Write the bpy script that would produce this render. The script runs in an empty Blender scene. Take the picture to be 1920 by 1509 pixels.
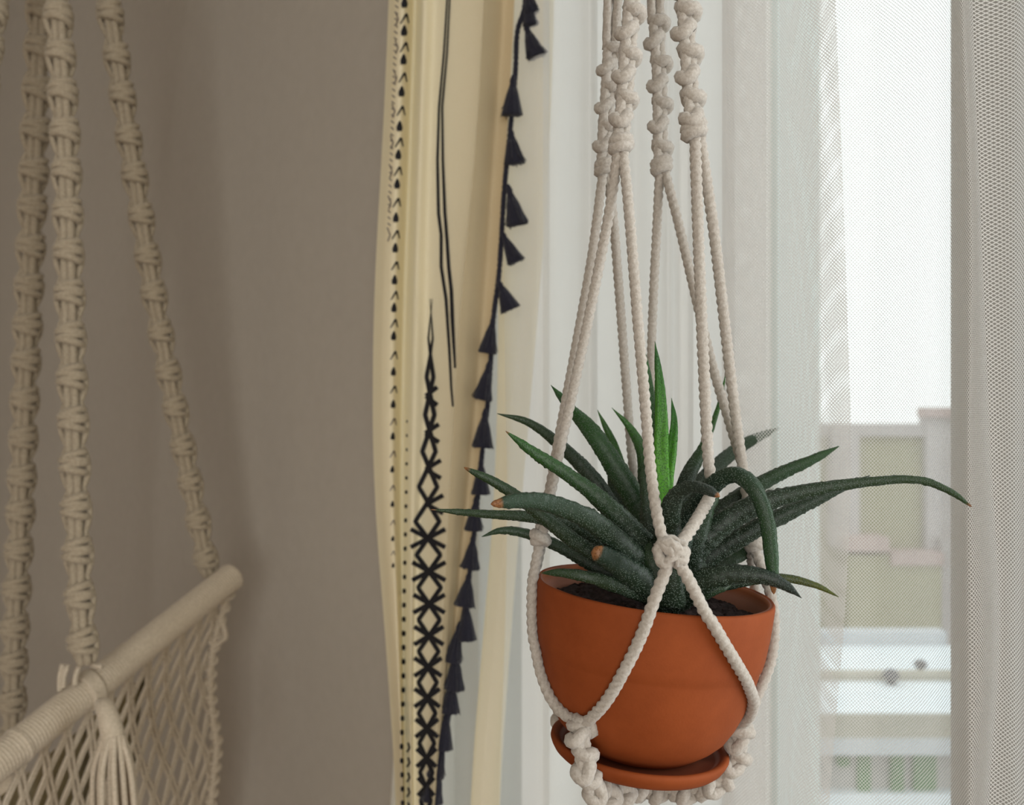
import bpy, math, random
import numpy as np
from mathutils import Vector, Matrix

random.seed(7); rng = np.random.default_rng(7)
SC = bpy.context.scene
COL = SC.collection
F, CX, CY, CAMZ = 1700.0, 960.0, 754.5, 1.5

# ------------------------------------------------------------------ camera, sky, light, exposure
cam_d = bpy.data.cameras.new('camera'); cam = bpy.data.objects.new('camera', cam_d); COL.objects.link(cam)
cam.location = (0, 0, CAMZ); cam.rotation_euler = (math.pi/2, 0, 0)
cam_d.sensor_width = 36.0; cam_d.lens = F/1920*36.0; cam_d.clip_start = 0.02; cam_d.clip_end = 500
cam_d.dof.use_dof = True; cam_d.dof.focus_distance = 0.435; cam_d.dof.aperture_fstop = 10.5
SC.camera = cam
SC.view_settings.view_transform = 'Standard'; SC.view_settings.look = 'None'
SC.view_settings.gamma = 1.0; SC.view_settings.use_curve_mapping = False
SC.view_settings.exposure = 0.2
SC.cycles.max_bounces = 10; SC.cycles.diffuse_bounces = 5; SC.cycles.transparent_max_bounces = 40
SC.cycles.sample_clamp_indirect = 6.0

world = bpy.data.worlds.new('overcast_sky'); SC.world = world; world.use_nodes = True
bg = world.node_tree.nodes['Background']
bg.inputs['Color'].default_value = (0.97, 0.99, 1.0, 1); bg.inputs['Strength'].default_value = 1.32

# window-wall frame: s runs along the wall (to the right and nearer), D runs outward, z up
WO = np.array([0.45, 0.45, 0.0]); WT = np.array([math.sqrt(.5), -math.sqrt(.5), 0]); WN = np.array([math.sqrt(.5), math.sqrt(.5), 0])
def W(s, D, z): return WO + s*WT + D*WN + np.array([0, 0, z])
def P(px, py, d): return np.array([(px-CX)/F*d, d, CAMZ-(py-CY)/F*d])

def area_light(name, loc, aim, sx, sy, energy, color=(1,1,1), portal=False):
    l = bpy.data.lights.new(name, 'AREA'); l.shape = 'RECTANGLE'; l.size = sx; l.size_y = sy; l.energy = energy; l.color = color
    o = bpy.data.objects.new(name, l); COL.objects.link(o); o.location = loc
    o.rotation_euler = (Vector(aim)-Vector(loc)).to_track_quat('-Z', 'Y').to_euler()
    if portal: l.cycles.is_portal = True
    return o
area_light('window_portal', W(0.40, 0.15, 1.59), W(0.40, -1, 1.59), 2.4, 1.5, 1, portal=True)
area_light('added_room_fill', W(1.74, -2.75, 1.5), W(0, -2.75, 1.5), 2.1, 1.6, 42, (1, .965, .915))  # fill lamp added behind the view to brighten the room
area_light('added_daylight_boost', W(0.80, 0.05, 1.59), W(0.80, -1, 1.59), 1.35, 1.38, 20, (.96, .985, 1))  # lamp added out of view to strengthen the daylight from the right

# ------------------------------------------------------------------ materials
def mat(name, build):
    m = bpy.data.materials.new(name); m.use_nodes = True
    nt = m.node_tree; nt.nodes.clear()
    out = nt.nodes.new('ShaderNodeOutputMaterial')
    sh = build(nt)
    nt.links.new(sh, out.inputs['Surface'])
    return m
def N(nt, t, **kw):
    n = nt.nodes.new(t)
    for k, v in kw.items():
        if k.startswith('_'): setattr(n, k[1:], v)
        else: n.inputs[k].default_value = v
    return n
def L(nt, a, b): nt.links.new(a, b)
def noise_bump(nt, scale, strength, dist=0.001, detail=4.0):
    tc = N(nt, 'ShaderNodeTexCoord'); no = N(nt, 'ShaderNodeTexNoise', Scale=scale, Detail=detail)
    L(nt, tc.outputs['Object'], no.inputs['Vector'])
    b = N(nt, 'ShaderNodeBump', Strength=strength, Distance=dist); L(nt, no.outputs['Fac'], b.inputs['Height'])
    return no, b
def simple(name, c1, c2=None, scale=40, rough=0.7, bump=0.3, bdist=0.001, spec=0.3, transl=0.0, sheen=0.0):
    c2 = c2 or c1
    def f(nt):
        no, b = noise_bump(nt, scale, bump, bdist)
        r = N(nt, 'ShaderNodeValToRGB'); r.color_ramp.elements[0].position = .3; r.color_ramp.elements[1].position = .7
        r.color_ramp.elements[0].color = (*c1, 1); r.color_ramp.elements[1].color = (*c2, 1)
        L(nt, no.outputs['Fac'], r.inputs['Fac'])
        p = N(nt, 'ShaderNodeBsdfPrincipled', Roughness=rough); p.inputs['Specular IOR Level'].default_value = spec
        if sheen: p.inputs['Sheen Weight'].default_value = sheen
        L(nt, r.outputs['Color'], p.inputs['Base Color']); L(nt, b.outputs['Normal'], p.inputs['Normal'])
        if not transl: return p.outputs['BSDF']
        t = N(nt, 'ShaderNodeBsdfTranslucent'); L(nt, r.outputs['Color'], t.inputs['Color'])
        mx = N(nt, 'ShaderNodeMixShader', Fac=transl); L(nt, p.outputs['BSDF'], mx.inputs[1]); L(nt, t.outputs['BSDF'], mx.inputs[2])
        return mx.outputs['Shader']
    return mat(name, f)

M_wall = simple('warm_grey_plaster', (.41,.375,.325), (.43,.395,.345), 60, .9, .15, .0006, .1)
M_room = simple('room_plaster', (.58,.54,.49), (.60,.56,.51), 60, .9, .1, .0006, .1)
M_ceil = simple('ceiling_paint', (.7,.68,.64), None, 60, .9, .1)
M_floor = simple('floor_laminate', (.24,.15,.085), (.32,.21,.12), 8, .45, .1)
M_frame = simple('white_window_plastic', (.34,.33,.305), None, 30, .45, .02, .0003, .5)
M_reveal = simple('white_reveal_paint', (.72,.74,.73), (.75,.77,.76), 50, .8, .1, .0005, .2)
M_cord = simple('white_cotton_cord', (.42,.375,.32), (.55,.51,.455), 700, .9, .7, .0006, .1, .12, .3)
M_rope = simple('ecru_cotton_rope', (.46,.39,.29), (.62,.54,.43), 500, .9, .6, .0008, .1, 0, .2)
M_rope2 = simple('grey_beige_cotton_rope', (.30,.25,.18), (.44,.375,.28), 500, .9, .6, .0008, .1, 0, .2)
M_seat = simple('olive_seat_cloth', (.36,.31,.19), (.42,.36,.23), 300, .9, .4, .0006, .1)
M_cream = simple('cream_cotton_cloth', (.85,.77,.56), (.88,.80,.60), 900, .9, .35, .0004, .1, .28)
M_fold_shade = simple('cream_cotton_fold_shaded', (.58,.47,.30), (.62,.51,.33), 900, .9, .35, .0004, .1, .04)  # tan tone stands for shade on the turned fold of the cream cloth
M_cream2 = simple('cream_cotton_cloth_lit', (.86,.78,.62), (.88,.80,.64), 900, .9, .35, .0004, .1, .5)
M_black = simple('black_print', (.012,.012,.016), (.03,.03,.035), 800, .9, .3, .0004, .1)
M_grey = simple('faded_grey_print', (.16,.13,.12), (.22,.19,.17), 800, .9, .3, .0004, .1)
M_tassel = simple('charcoal_cotton_yarn', (.014,.014,.022), (.03,.03,.045), 900, .9, .6, .0008, .1, 0, .2)
M_soil = simple('dark_potting_soil', (.012,.008,.007), (.045,.03,.028), 300, .95, .8, .002, .15)
M_terra = None
def terra(nt):
    tc = N(nt, 'ShaderNodeTexCoord')
    no = N(nt, 'ShaderNodeTexNoise', Scale=26, Detail=6, Roughness=.65); L(nt, tc.outputs['Object'], no.inputs['Vector'])
    fi = N(nt, 'ShaderNodeTexNoise', Scale=900, Detail=3); L(nt, tc.outputs['Object'], fi.inputs['Vector'])
    r = N(nt, 'ShaderNodeValToRGB')
    r.color_ramp.elements[0].position = .3; r.color_ramp.elements[1].position = .75
    r.color_ramp.elements[0].color = (.20,.042,.009,1); r.color_ramp.elements[1].color = (.27,.062,.015,1)
    L(nt, no.outputs['Fac'], r.inputs['Fac'])
    va = N(nt, 'ShaderNodeVertexColor', _layer_name='Col')
    mx = N(nt, 'ShaderNodeMix', _data_type='RGBA'); L(nt, va.outputs['Alpha'], mx.inputs[0])
    L(nt, r.outputs['Color'], mx.inputs[6]); L(nt, va.outputs['Color'], mx.inputs[7])
    b = N(nt, 'ShaderNodeBump', Strength=.15, Distance=.0004); L(nt, fi.outputs['Fac'], b.inputs['Height'])
    p = N(nt, 'ShaderNodeBsdfPrincipled', Roughness=.7); p.inputs['Specular IOR Level'].default_value = .15
    L(nt, mx.outputs[2], p.inputs['Base Color']); L(nt, b.outputs['Normal'], p.inputs['Normal'])
    return p.outputs['BSDF']
M_terra = mat('terracotta', terra)
def leafm(nt):
    tc = N(nt, 'ShaderNodeTexCoord')
    vo = N(nt, 'ShaderNodeTexVoronoi', Scale=1250); L(nt, tc.outputs['Object'], vo.inputs['Vector'])
    r = N(nt, 'ShaderNodeValToRGB'); r.color_ramp.elements[0].position = .2; r.color_ramp.elements[1].position = .44
    r.color_ramp.elements[0].color = (1,1,1,1); r.color_ramp.elements[1].color = (0,0,0,1)
    L(nt, vo.outputs['Distance'], r.inputs['Fac'])
    va = N(nt, 'ShaderNodeVertexColor', _layer_name='Col')
    ml = N(nt, 'ShaderNodeMath', _operation='MULTIPLY'); L(nt, r.outputs['Color'], ml.inputs[0]); L(nt, va.outputs['Alpha'], ml.inputs[1])
    mx = N(nt, 'ShaderNodeMix', _data_type='RGBA'); L(nt, ml.outputs[0], mx.inputs[0])
    L(nt, va.outputs['Color'], mx.inputs[6]); mx.inputs[7].default_value = (.20,.27,.21,1)
    b = N(nt, 'ShaderNodeBump', Strength=.8, Distance=.0006); L(nt, r.outputs['Color'], b.inputs['Height'])
    p = N(nt, 'ShaderNodeBsdfPrincipled', Roughness=.42); p.inputs['Specular IOR Level'].default_value = .45
    L(nt, mx.outputs[2], p.inputs['Base Color']); L(nt, b.outputs['Normal'], p.inputs['Normal'])
    t = N(nt, 'ShaderNodeBsdfTranslucent'); L(nt, va.outputs['Color'], t.inputs['Color'])
    ms = N(nt, 'ShaderNodeMixShader', Fac=.22); L(nt, p.outputs['BSDF'], ms.inputs[1]); L(nt, t.outputs['BSDF'], ms.inputs[2])
    return ms.outputs['Shader']
M_leaf = mat('succulent_leaf', leafm)
MESH_P = 0.0021
def netm(nt):
    uv = N(nt, 'ShaderNodeUVMap', _uv_map='UVMap'); sp = N(nt, 'ShaderNodeSeparateXYZ'); L(nt, uv.outputs['UV'], sp.inputs[0])
    def strand(sign):
        a = N(nt, 'ShaderNodeMath', _operation='MULTIPLY'); a.inputs[1].default_value = sign*0.92; L(nt, sp.outputs['Y'], a.inputs[0])
        b = N(nt, 'ShaderNodeMath', _operation='ADD'); L(nt, sp.outputs['X'], b.inputs[0]); L(nt, a.outputs[0], b.inputs[1])
        c = N(nt, 'ShaderNodeMath', _operation='DIVIDE'); c.inputs[1].default_value = MESH_P; L(nt, b.outputs[0], c.inputs[0])
        d = N(nt, 'ShaderNodeMath', _operation='FRACT'); L(nt, c.outputs[0], d.inputs[0])
        e = N(nt, 'ShaderNodeMath', _operation='LESS_THAN'); e.inputs[1].default_value = .27; L(nt, d.outputs[0], e.inputs[0])
        return e
    e1, e2 = strand(1), strand(-1)
    mxm = N(nt, 'ShaderNodeMath', _operation='MAXIMUM'); L(nt, e1.outputs[0], mxm.inputs[0]); L(nt, e2.outputs[0], mxm.inputs[1])
    d = N(nt, 'ShaderNodeBsdfDiffuse'); d.inputs['Color'].default_value = (.86,.85,.83,1)
    t = N(nt, 'ShaderNodeBsdfTranslucent'); t.inputs['Color'].default_value = (.86,.85,.83,1)
    m1 = N(nt, 'ShaderNodeMixShader', Fac=.45); L(nt, d.outputs[0], m1.inputs[1]); L(nt, t.outputs[0], m1.inputs[2])
    tr = N(nt, 'ShaderNodeBsdfTransparent')
    m2 = N(nt, 'ShaderNodeMixShader'); L(nt, mxm.outputs[0], m2.inputs[0]); L(nt, tr.outputs[0], m2.inputs[1]); L(nt, m1.outputs[0], m2.inputs[2])
    return m2.outputs['Shader']
M_net = mat('white_net_fabric', netm)
def glassm(nt):
    fr = N(nt, 'ShaderNodeFresnel', IOR=1.45); tr = N(nt, 'ShaderNodeBsdfTransparent'); tr.inputs['Color'].default_value = (.95,.98,.97,1)
    gl = N(nt, 'ShaderNodeBsdfGlossy', Roughness=.02)
    ge = N(nt, 'ShaderNodeNewGeometry'); k = N(nt, 'ShaderNodeMath', _operation='SUBTRACT'); k.inputs[0].default_value = 1; L(nt, ge.outputs['Backfacing'], k.inputs[1])
    q = N(nt, 'ShaderNodeMath', _operation='MULTIPLY'); L(nt, k.outputs[0], q.inputs[0]); L(nt, fr.outputs[0], q.inputs[1])   # no total reflection inside the thin pane
    m = N(nt, 'ShaderNodeMixShader'); L(nt, q.outputs[0], m.inputs[0]); L(nt, tr.outputs[0], m.inputs[1]); L(nt, gl.outputs[0], m.inputs[2])
    return m.outputs['Shader']
M_glass = mat('window_glass', glassm)
M_loggia = simple('pinkish_white_loggia_render', (.80,.74,.70), (.82,.76,.72), 20, .9, .1, .001)
M_loggia2 = simple('greenish_white_loggia_corner', (.70,.755,.735), (.72,.775,.755), 20, .9, .1, .001)
M_stucco = simple('olive_stucco', (.30,.28,.17), (.33,.31,.19), 3, .9, .2, .01)
M_pale = simple('pale_pink_stucco', (.42,.38,.37), (.46,.42,.41), 3, .9, .2, .01)
M_pink = simple('pink_ledge_paint', (.44,.33,.31), (.47,.35,.32), 3, .9, .2, .01)
M_snow = simple('white_roof_covering', (.74,.80,.84), (.80,.85,.88), 2, .9, .3, .02)
M_beige = simple('beige_parapet', (.36,.34,.27), (.40,.37,.30), 3, .9, .2, .01)
M_white2 = simple('white_render', (.50,.53,.56), (.56,.58,.60), 3, .9, .2, .01)
M_greyw = simple('pale_grey_render', (.38,.36,.34), (.42,.40,.38), 3, .9, .2, .01)
M_green = simple('green_shutter_paint', (.07,.17,.055), (.10,.21,.08), 3, .7, .2, .01)
M_dark = simple('dark_grey_metal', (.05,.05,.06), (.08,.08,.09), 5, .6, .1)
M_ground = simple('street_ground', (.25,.25,.25), (.32,.32,.31), .3, .95, .2, .02)

# ------------------------------------------------------------------ mesh helpers
class MB:
    def __init__(s): s.v = []; s.f = []; s.n = 0; s.c = []; s.m = []
    def add(s, v, f, c=None, mi=0):
        v = np.asarray(v, float).reshape(-1, 3)
        s.v.append(v); s.f += [tuple(i+s.n for i in q) for q in f]; s.m += [mi]*len(f); s.n += len(v)
        s.c.append(np.tile([1,1,1,0.], (len(v), 1)) if c is None else np.asarray(c, float))
    def build(s, name, mats, parent=None, smooth=True, color=False, uv=None, local=False):
        V = np.concatenate(s.v)
        if parent is not None and not local: V = V - np.array(parent['_loc'])
        me = bpy.data.meshes.new(name); me.from_pydata(V.tolist(), [], s.f)
        for m in (mats if isinstance(mats, (list, tuple)) else [mats]): me.materials.append(m)
        if isinstance(mats, (list, tuple)) and len(mats) > 1: me.polygons.foreach_set('material_index', s.m)
        if smooth: me.polygons.foreach_set('use_smooth', [True]*len(me.polygons))
        if color:
            a = me.color_attributes.new('Col', 'FLOAT_COLOR', 'POINT'); a.data.foreach_set('color', np.concatenate(s.c).ravel())
        if uv is not None:
            ul = me.uv_layers.new(name='UVMap'); idx = np.zeros(len(me.loops), int); me.loops.foreach_get('vertex_index', idx)
            ul.data.foreach_set('uv', np.asarray(uv)[idx].ravel())
        me.update()
        o = bpy.data.objects.new(name, me); COL.objects.link(o)
        if parent is not None: o.parent = parent
        return o
def thing(name, loc, label, cat, group=None):
    o = bpy.data.objects.new(name, None); COL.objects.link(o); o.empty_display_size = .05
    o.location = tuple(loc); o['_loc'] = [float(x) for x in loc]
    return tag(o, label, cat, group)
def tag(o, label, cat, group=None, kind=None):
    o['label'] = label; o['category'] = cat
    if group: o['group'] = group
    if kind: o['kind'] = kind
    return o
def struct(o): o['kind'] = 'structure'; return o

def box_wf(mb, s0, s1, D0, D1, z0, z1, mi=0):
    v = [W(s, D, z) for z in (z0, z1) for D in (D0, D1) for s in (s0, s1)]
    mb.add(v, [(0,2,3,1),(4,5,7,6),(0,1,5,4),(2,6,7,3),(0,4,6,2),(1,3,7,5)], mi=mi)
def box(mb, c0, c1, mi=0):
    (x0,y0,z0),(x1,y1,z1) = c0, c1
    v = [(x,y,z) for z in (z0,z1) for y in (y0,y1) for x in (x0,x1)]
    mb.add(v, [(0,2,3,1),(4,5,7,6),(0,1,5,4),(2,6,7,3),(0,4,6,2),(1,3,7,5)], mi=mi)
def spline(pts, spacing=None, n=None):
    p = np.asarray(pts, float)
    if len(p) == 2: q = p
    q = np.vstack([2*p[0]-p[1], p, 2*p[-1]-p[-2]])
    out = []
    for i in range(1, len(q)-2):
        p0, p1, p2, p3 = q[i-1], q[i], q[i+1], q[i+2]
        t = np.linspace(0, 1, 40, endpoint=False)[:, None]
        out.append(.5*((2*p1)+(-p0+p2)*t+(2*p0-5*p1+4*p2-p3)*t**2+(-p0+3*p1-3*p2+p3)*t**3))
    out.append(p[-1:]); c = np.vstack(out)
    sl = np.r_[0, np.cumsum(np.linalg.norm(np.diff(c[:, :3], axis=0), axis=1))]
    if n is None: n = max(2, int(sl[-1]/spacing)+1)
    s = np.linspace(0, sl[-1], n)
    return np.stack([np.interp(s, sl, c[:, k]) for k in range(c.shape[1])], 1), s
def frames(c, up=None):
    T = np.gradient(c, axis=0); T /= np.linalg.norm(T, axis=1)[:, None]+1e-12
    a = np.array([0.,-1,0]) if up is None else np.asarray(up, float)
    if abs(np.dot(a, T[0])) > .9: a = np.array([1.,0,0])
    n0 = a-np.dot(a, T[0])*T[0]; n0 /= np.linalg.norm(n0); Ns = [n0]
    for i in range(1, len(c)):
        n = Ns[-1]-np.dot(Ns[-1], T[i])*T[i]; n /= np.linalg.norm(n)+1e-12; Ns.append(n)
    Nn = np.array(Ns); return T, Nn, np.cross(T, Nn)
def grid_faces(nr, nc, closed=True):
    f = []
    for i in range(nr-1):
        for j in range(nc if closed else nc-1):
            k = (j+1) % nc; f.append((i*nc+j, i*nc+k, (i+1)*nc+k, (i+1)*nc+j))
    return f
def tube(mb, c, r, seg=8, cap=True, radfn=None, s=None, mi=0, closed=False):
    c = np.asarray(c, float); n = len(c)
    if closed:
        c2 = np.vstack([c[-1:], c, c[:1]]); T, A, B = frames(c2); T, A, B = T[1:-1], A[1:-1], B[1:-1]
    else: T, A, B = frames(c)
    th = np.linspace(0, 2*np.pi, seg, endpoint=False)
    R = (np.full(n, r) if np.isscalar(r) else np.asarray(r))[:, None]*np.ones((1, seg))
    if radfn is not None: R = R*radfn(th[None, :], (np.zeros(n) if s is None else s)[:, None])
    V = c[:, None, :]+R[..., None]*(np.cos(th)[None, :, None]*A[:, None, :]+np.sin(th)[None, :, None]*B[:, None, :])
    f = grid_faces(n, seg)
    if closed: f += [((n-1)*seg+j, (n-1)*seg+(j+1) % seg, (j+1) % seg, j) for j in range(seg)]
    elif cap: f += [tuple(range(seg))[::-1], tuple((n-1)*seg+j for j in range(seg))]
    mb.add(V.reshape(-1, 3), f, mi=mi)
def twisted(lay, k=3, depth=.2, hand=1):
    return lambda th, s: (1-depth*.75)+depth*np.abs(np.cos(k/2*(th-hand*2*np.pi*s/lay)))
def cord(mb, pts, r=.0023, lay=.0125, seg=15, step=.0013, fix=None):
    c, s = spline(pts, step)
    if fix: c = fix(c, r)
    tube(mb, c, r*1.06, seg, radfn=twisted(lay, 3, .36), s=s)
def loop(mb, ctr, T, A, B, a, b, tilt, r, n=22, seg=8, lay=.011, wob=.0):
    th = np.linspace(0, 2*np.pi, n, endpoint=False)
    c = ctr+np.outer(a*np.cos(th), A)+np.outer(b*np.sin(th), B)+np.outer(tilt*np.cos(th)+wob*np.sin(2*th), T)
    sl = th*(a+b)/2
    tube(mb, c, r, seg, radfn=lambda t, s: .88+.18*np.abs(np.cos(1.5*(t-2*np.pi*s/lay))), s=sl, closed=True)
def sinnet(mb, pts, pitch=.0085, a=.0040, b=.0034, r=.0026, turn=.35, tilt=.0018, endknot=True):
    c, s = spline(pts, .0015); T, A, B = frames(c)
    n = int(s[-1]/pitch)
    for off in (-.0016, .0016): tube(mb, c+A*off*.6+B*off, .0027, 12, radfn=twisted(.012, 3, .3), s=s)
    for k in range(n+1):
        i = min(int(k*pitch/.0015), len(c)-1); ph = k*turn; sg = 1 if k % 2 else -1
        a2 = np.cos(ph)*B[i]+np.sin(ph)*A[i]; b2 = -np.sin(ph)*B[i]+np.cos(ph)*A[i]
        loop(mb, c[i]+a2*sg*.0016, T[i], a2, b2, a, b, sg*tilt, r*(.95+.1*random.random()), wob=.0012)
    if endknot:
        i = len(c)-1
        for q in (-.0022, .0012): loop(mb, c[i]+T[i]*q, T[i], B[i], A[i], a*1.02, b*1.1, .001, r*.95)
def ball_knot(mb, ctr, size, axis=(0,0,1), r=.0024):
    ax = np.asarray(axis, float); ax /= np.linalg.norm(ax); A = np.cross(ax, [0.,1,0.]); A /= np.linalg.norm(A); B = np.cross(ax, A)
    loop(mb, ctr+ax*size*.22, ax, A, B, size*.55, size*.55, .0009, r*1.05)
    loop(mb, ctr-ax*size*.22, ax, A, B, size*.55, size*.55, -.0009, r*1.05)
    loop(mb, ctr, ax, A, B, size*.66, size*.62, .0016, r*1.1)
    sphere(mb, ctr, size*.66, 10, 12)
def sphere(mb, c, r, nr=8, ns=10, sc=(1,1,1)):
    ph = np.linspace(.02, np.pi-.02, nr); th = np.linspace(0, 2*np.pi, ns, endpoint=False)
    V = np.array([[c[0]+r*sc[0]*np.sin(p)*np.cos(t), c[1]+r*sc[1]*np.sin(p)*np.sin(t), c[2]+r*sc[2]*np.cos(p)] for p in ph for t in th])
    mb.add(V, grid_faces(nr, ns)+[tuple(range(ns)), tuple((nr-1)*ns+j for j in range(ns))[::-1]])
def lathe(mb, prof, org, up, seg=96, cols=None):
    up = np.asarray(up, float); up /= np.linalg.norm(up); A = np.cross(up, [0.,1,0.]); A /= np.linalg.norm(A); B = np.cross(up, A)
    th = np.linspace(0, 2*np.pi, seg, endpoint=False)
    V = np.array([org+up*z+r*(np.cos(t)*A+np.sin(t)*B) for r, z in prof for t in th])
    C = None if cols is None else np.repeat(np.asarray(cols, float), seg, axis=0)
    mb.add(V, grid_faces(len(prof), seg), C)

class Sheet:
    """cloth: columns of (image x at row heights, distance) swept over row heights; heights below/above the view continue straight"""
    def __init__(s, rows, cols, sub=8, lin=False):
        s.rows = np.asarray(rows, float)
        X = np.array([np.broadcast_to(np.asarray(c[0], float), (len(rows),)) for c in cols]); Dd = np.array([np.broadcast_to(np.asarray(c[1], float), (len(rows),)) for c in cols])
        Q = np.hstack([X, Dd]); k = len(cols); t = np.arange(k); tt = np.linspace(0, k-1, (k-1)*sub+1)
        if not lin:
            q = np.vstack([2*Q[0]-Q[1], Q, 2*Q[-1]-Q[-2]]); o = []
            for u in tt:
                i = min(int(u), k-2); f = u-i; p0, p1, p2, p3 = q[i], q[i+1], q[i+2], q[i+3]
                m1 = .35*(p2-p0); m2 = .35*(p3-p1)
                o.append((2*f**3-3*f**2+1)*p1+(f**3-2*f**2+f)*m1+(-2*f**3+3*f**2)*p2+(f**3-f**2)*m2)
            Q = np.array(o)
        else: Q = np.stack([np.interp(tt, t, Q[:, j]) for j in range(Q.shape[1])], 1)
        X, Dq = Q[:, :len(rows)], Q[:, len(rows):]; yy = np.arange(-500, 2300, 12.0); k = np.ones(27)/27
        sm = lambda v: np.convolve(np.r_[[v[0]]*13, v, [v[-1]]*13], k, 'valid')
        s.X = np.array([sm(np.interp(yy, s.rows, x)) for x in X]); s.D = np.array([sm(np.interp(yy, s.rows, x)) for x in Dq]); s.rows = yy
    def at(s, j, y):   # column j at image height y
        return np.interp(y, s.rows, s.X[j]), np.interp(y, s.rows, s.D[j])
    def surf(s, x, y, off=.0009):   # nearest (first) surface point at image (x, y)
        xs = np.array([np.interp(y, s.rows, s.X[j]) for j in range(len(s.X))]); ds = np.array([np.interp(y, s.rows, s.D[j]) for j in range(len(s.D))])
        best = None
        for j in range(len(xs)-1):
            a, b = xs[j], xs[j+1]
            if (a-x)*(b-x) <= 0 and a != b:
                d = ds[j]+(ds[j+1]-ds[j])*(x-a)/(b-a)
                if best is None or d < best: best = d
        if best is None: best = ds[np.argmin(abs(xs-x))]
        return P(x, y, best-off)
    def build(s, name, m, parent, ztop=2.47, zbot=.03, nz=70):
        # smooth rows
        z = np.r_[np.linspace(zbot, .95, 8, endpoint=False), np.linspace(.95, 1.95, nz), np.linspace(1.95, ztop, 6)[1:]]
        nc = len(s.X); V = np.zeros((len(z), nc, 3)); dm = s.D.mean()
        rr = s.rows
        for j in range(nc):
            d0 = s.D[j].mean(); y = CY-(z-CAMZ)*F/d0
            x = np.interp(y, rr, s.X[j]); d = np.interp(y, rr, s.D[j])
            xp = x
            V[:, j, 0] = (xp-CX)/F*d; V[:, j, 1] = d; V[:, j, 2] = z
        mid = V[len(z)//2]; u = np.r_[0, np.cumsum(np.linalg.norm(np.diff(mid[:, :2], axis=0), axis=1))]
        uv = np.stack([np.broadcast_to(u[None, :], (len(z), nc)), np.broadcast_to(z[:, None], (len(z), nc))], -1).reshape(-1, 2)
        mb = MB(); mb.add(V.reshape(-1, 3), grid_faces(len(z), nc, False))
        return mb.build(name, m, parent, uv=uv)

# ------------------------------------------------------------------ the room
S0, S1, SL, SR, DR, H = -.80, 1.60, -2.7, 1.75, -4.2, 2.5
WZ0, WZ1 = .86, 2.32
mb = MB(); T_ = .14
box_wf(mb, SL-.1, S0, 0, T_, 0, H); box_wf(mb, S1, SR+.1, 0, T_, 0, H)
box_wf(mb, S0, S1, 0, T_, 0, WZ0); box_wf(mb, S0, S1, 0, T_, WZ1, H)
struct(mb.build('wall_back', M_wall, smooth=False))
mb = MB(); box_wf(mb, SL-.1, SL, DR, 0, 0, H); struct(mb.build('wall_left', M_room, smooth=False))
mb = MB(); box_wf(mb, SL-.1, SR+.1, DR-.1, DR, 0, H); struct(mb.build('wall_rear', M_room, smooth=False))
mb = MB()
R0, R1 = -3.85, -1.65
box_wf(mb, SR, SR+.1, DR, R0, 0, H); box_wf(mb, SR, SR+.1, R1, 0, 0, H)
box_wf(mb, SR, SR+.1, R0, R1, 0, .7); box_wf(mb, SR, SR+.1, R0, R1, 2.3, H)
struct(mb.build('wall_right', M_room, smooth=False))
mb = MB(); box_wf(mb, SL-.1, SR+.1, DR-.1, T_, -.1, 0); struct(mb.build('floor', M_floor, smooth=False))
mb = MB(); box_wf(mb, SL-.1, SR+.1, DR-.1, T_, H, H+.1); struct(mb.build('ceiling', M_ceil, smooth=False))
# the window: white reveal boards, frame, mullion, sashes
mb = MB(); box_wf(mb, S0-.001, S0+.004, -.002, .065, WZ0, WZ1)
o = mb.build('trim_1', M_reveal, smooth=False); struct(o)
win = bpy.data.objects.new('window_1', None); COL.objects.link(win); win.location = W(.3, .1, WZ0); win['_loc'] = list(map(float, W(.3, .1, WZ0))); struct(win)
mb = MB()
box_wf(mb, S0, -.755, .065, .135, WZ0, WZ1); box_wf(mb, -.2405, -.13, .055, .135, WZ0, WZ1); box_wf(mb, 1.53, S1, .065, .135, WZ0, WZ1)
box_wf(mb, S0, S1, .065, .135, WZ0, WZ0+.06); box_wf(mb, S0, S1, .065, .135, WZ1-.06, WZ1)
mb.build('frame', M_frame, win, smooth=False)
mb = MB(); box_wf(mb, S0, S1, -.06, .066, WZ0-.03, WZ0); mb.build('sill', M_frame, win, smooth=False)
for a, b in ((-.755, -.2405), (-.13, 1.53)):
    mb = MB(); box_wf(mb, a, b, .10, .106, WZ0+.06, WZ1-.06); mb.build('pane', M_glass, win, smooth=False)
added_win = bpy.data.objects.new('added_window', None); COL.objects.link(added_win); l2 = W(SR+.05, -2.75, .7); added_win.location = l2; added_win['_loc'] = list(map(float, l2)); struct(added_win)  # unseen window added to go with the fill lamp
mb = MB()
for a, b in ((R0, R0+.06), (R1-.06, R1), (-2.78, -2.72)): box_wf(mb, SR+.02, SR+.08, a, b, .7, 2.3)
box_wf(mb, SR+.02, SR+.08, R0, R1, .7, .76); box_wf(mb, SR+.02, SR+.08, R0, R1, 2.24, 2.3)
mb.build('frame', M_frame, added_win, smooth=False)

# ------------------------------------------------------------------ outside
mb = MB(); box_wf(mb, -1.15, -.92, T_, 1.02, 0, 3.2); struct(mb.build('wall_loggia', M_loggia, smooth=False))
mb = MB(); box_wf(mb, -1.2, -.905, 1.02, 1.20, 0, 3.2); struct(mb.build('trim_2', M_loggia2, smooth=False))
mb = MB(); mb.add([(-150,-20,-9),(150,-20,-9),(150,200,-9),(-150,200,-9)], [(0,1,2,3)])
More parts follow.
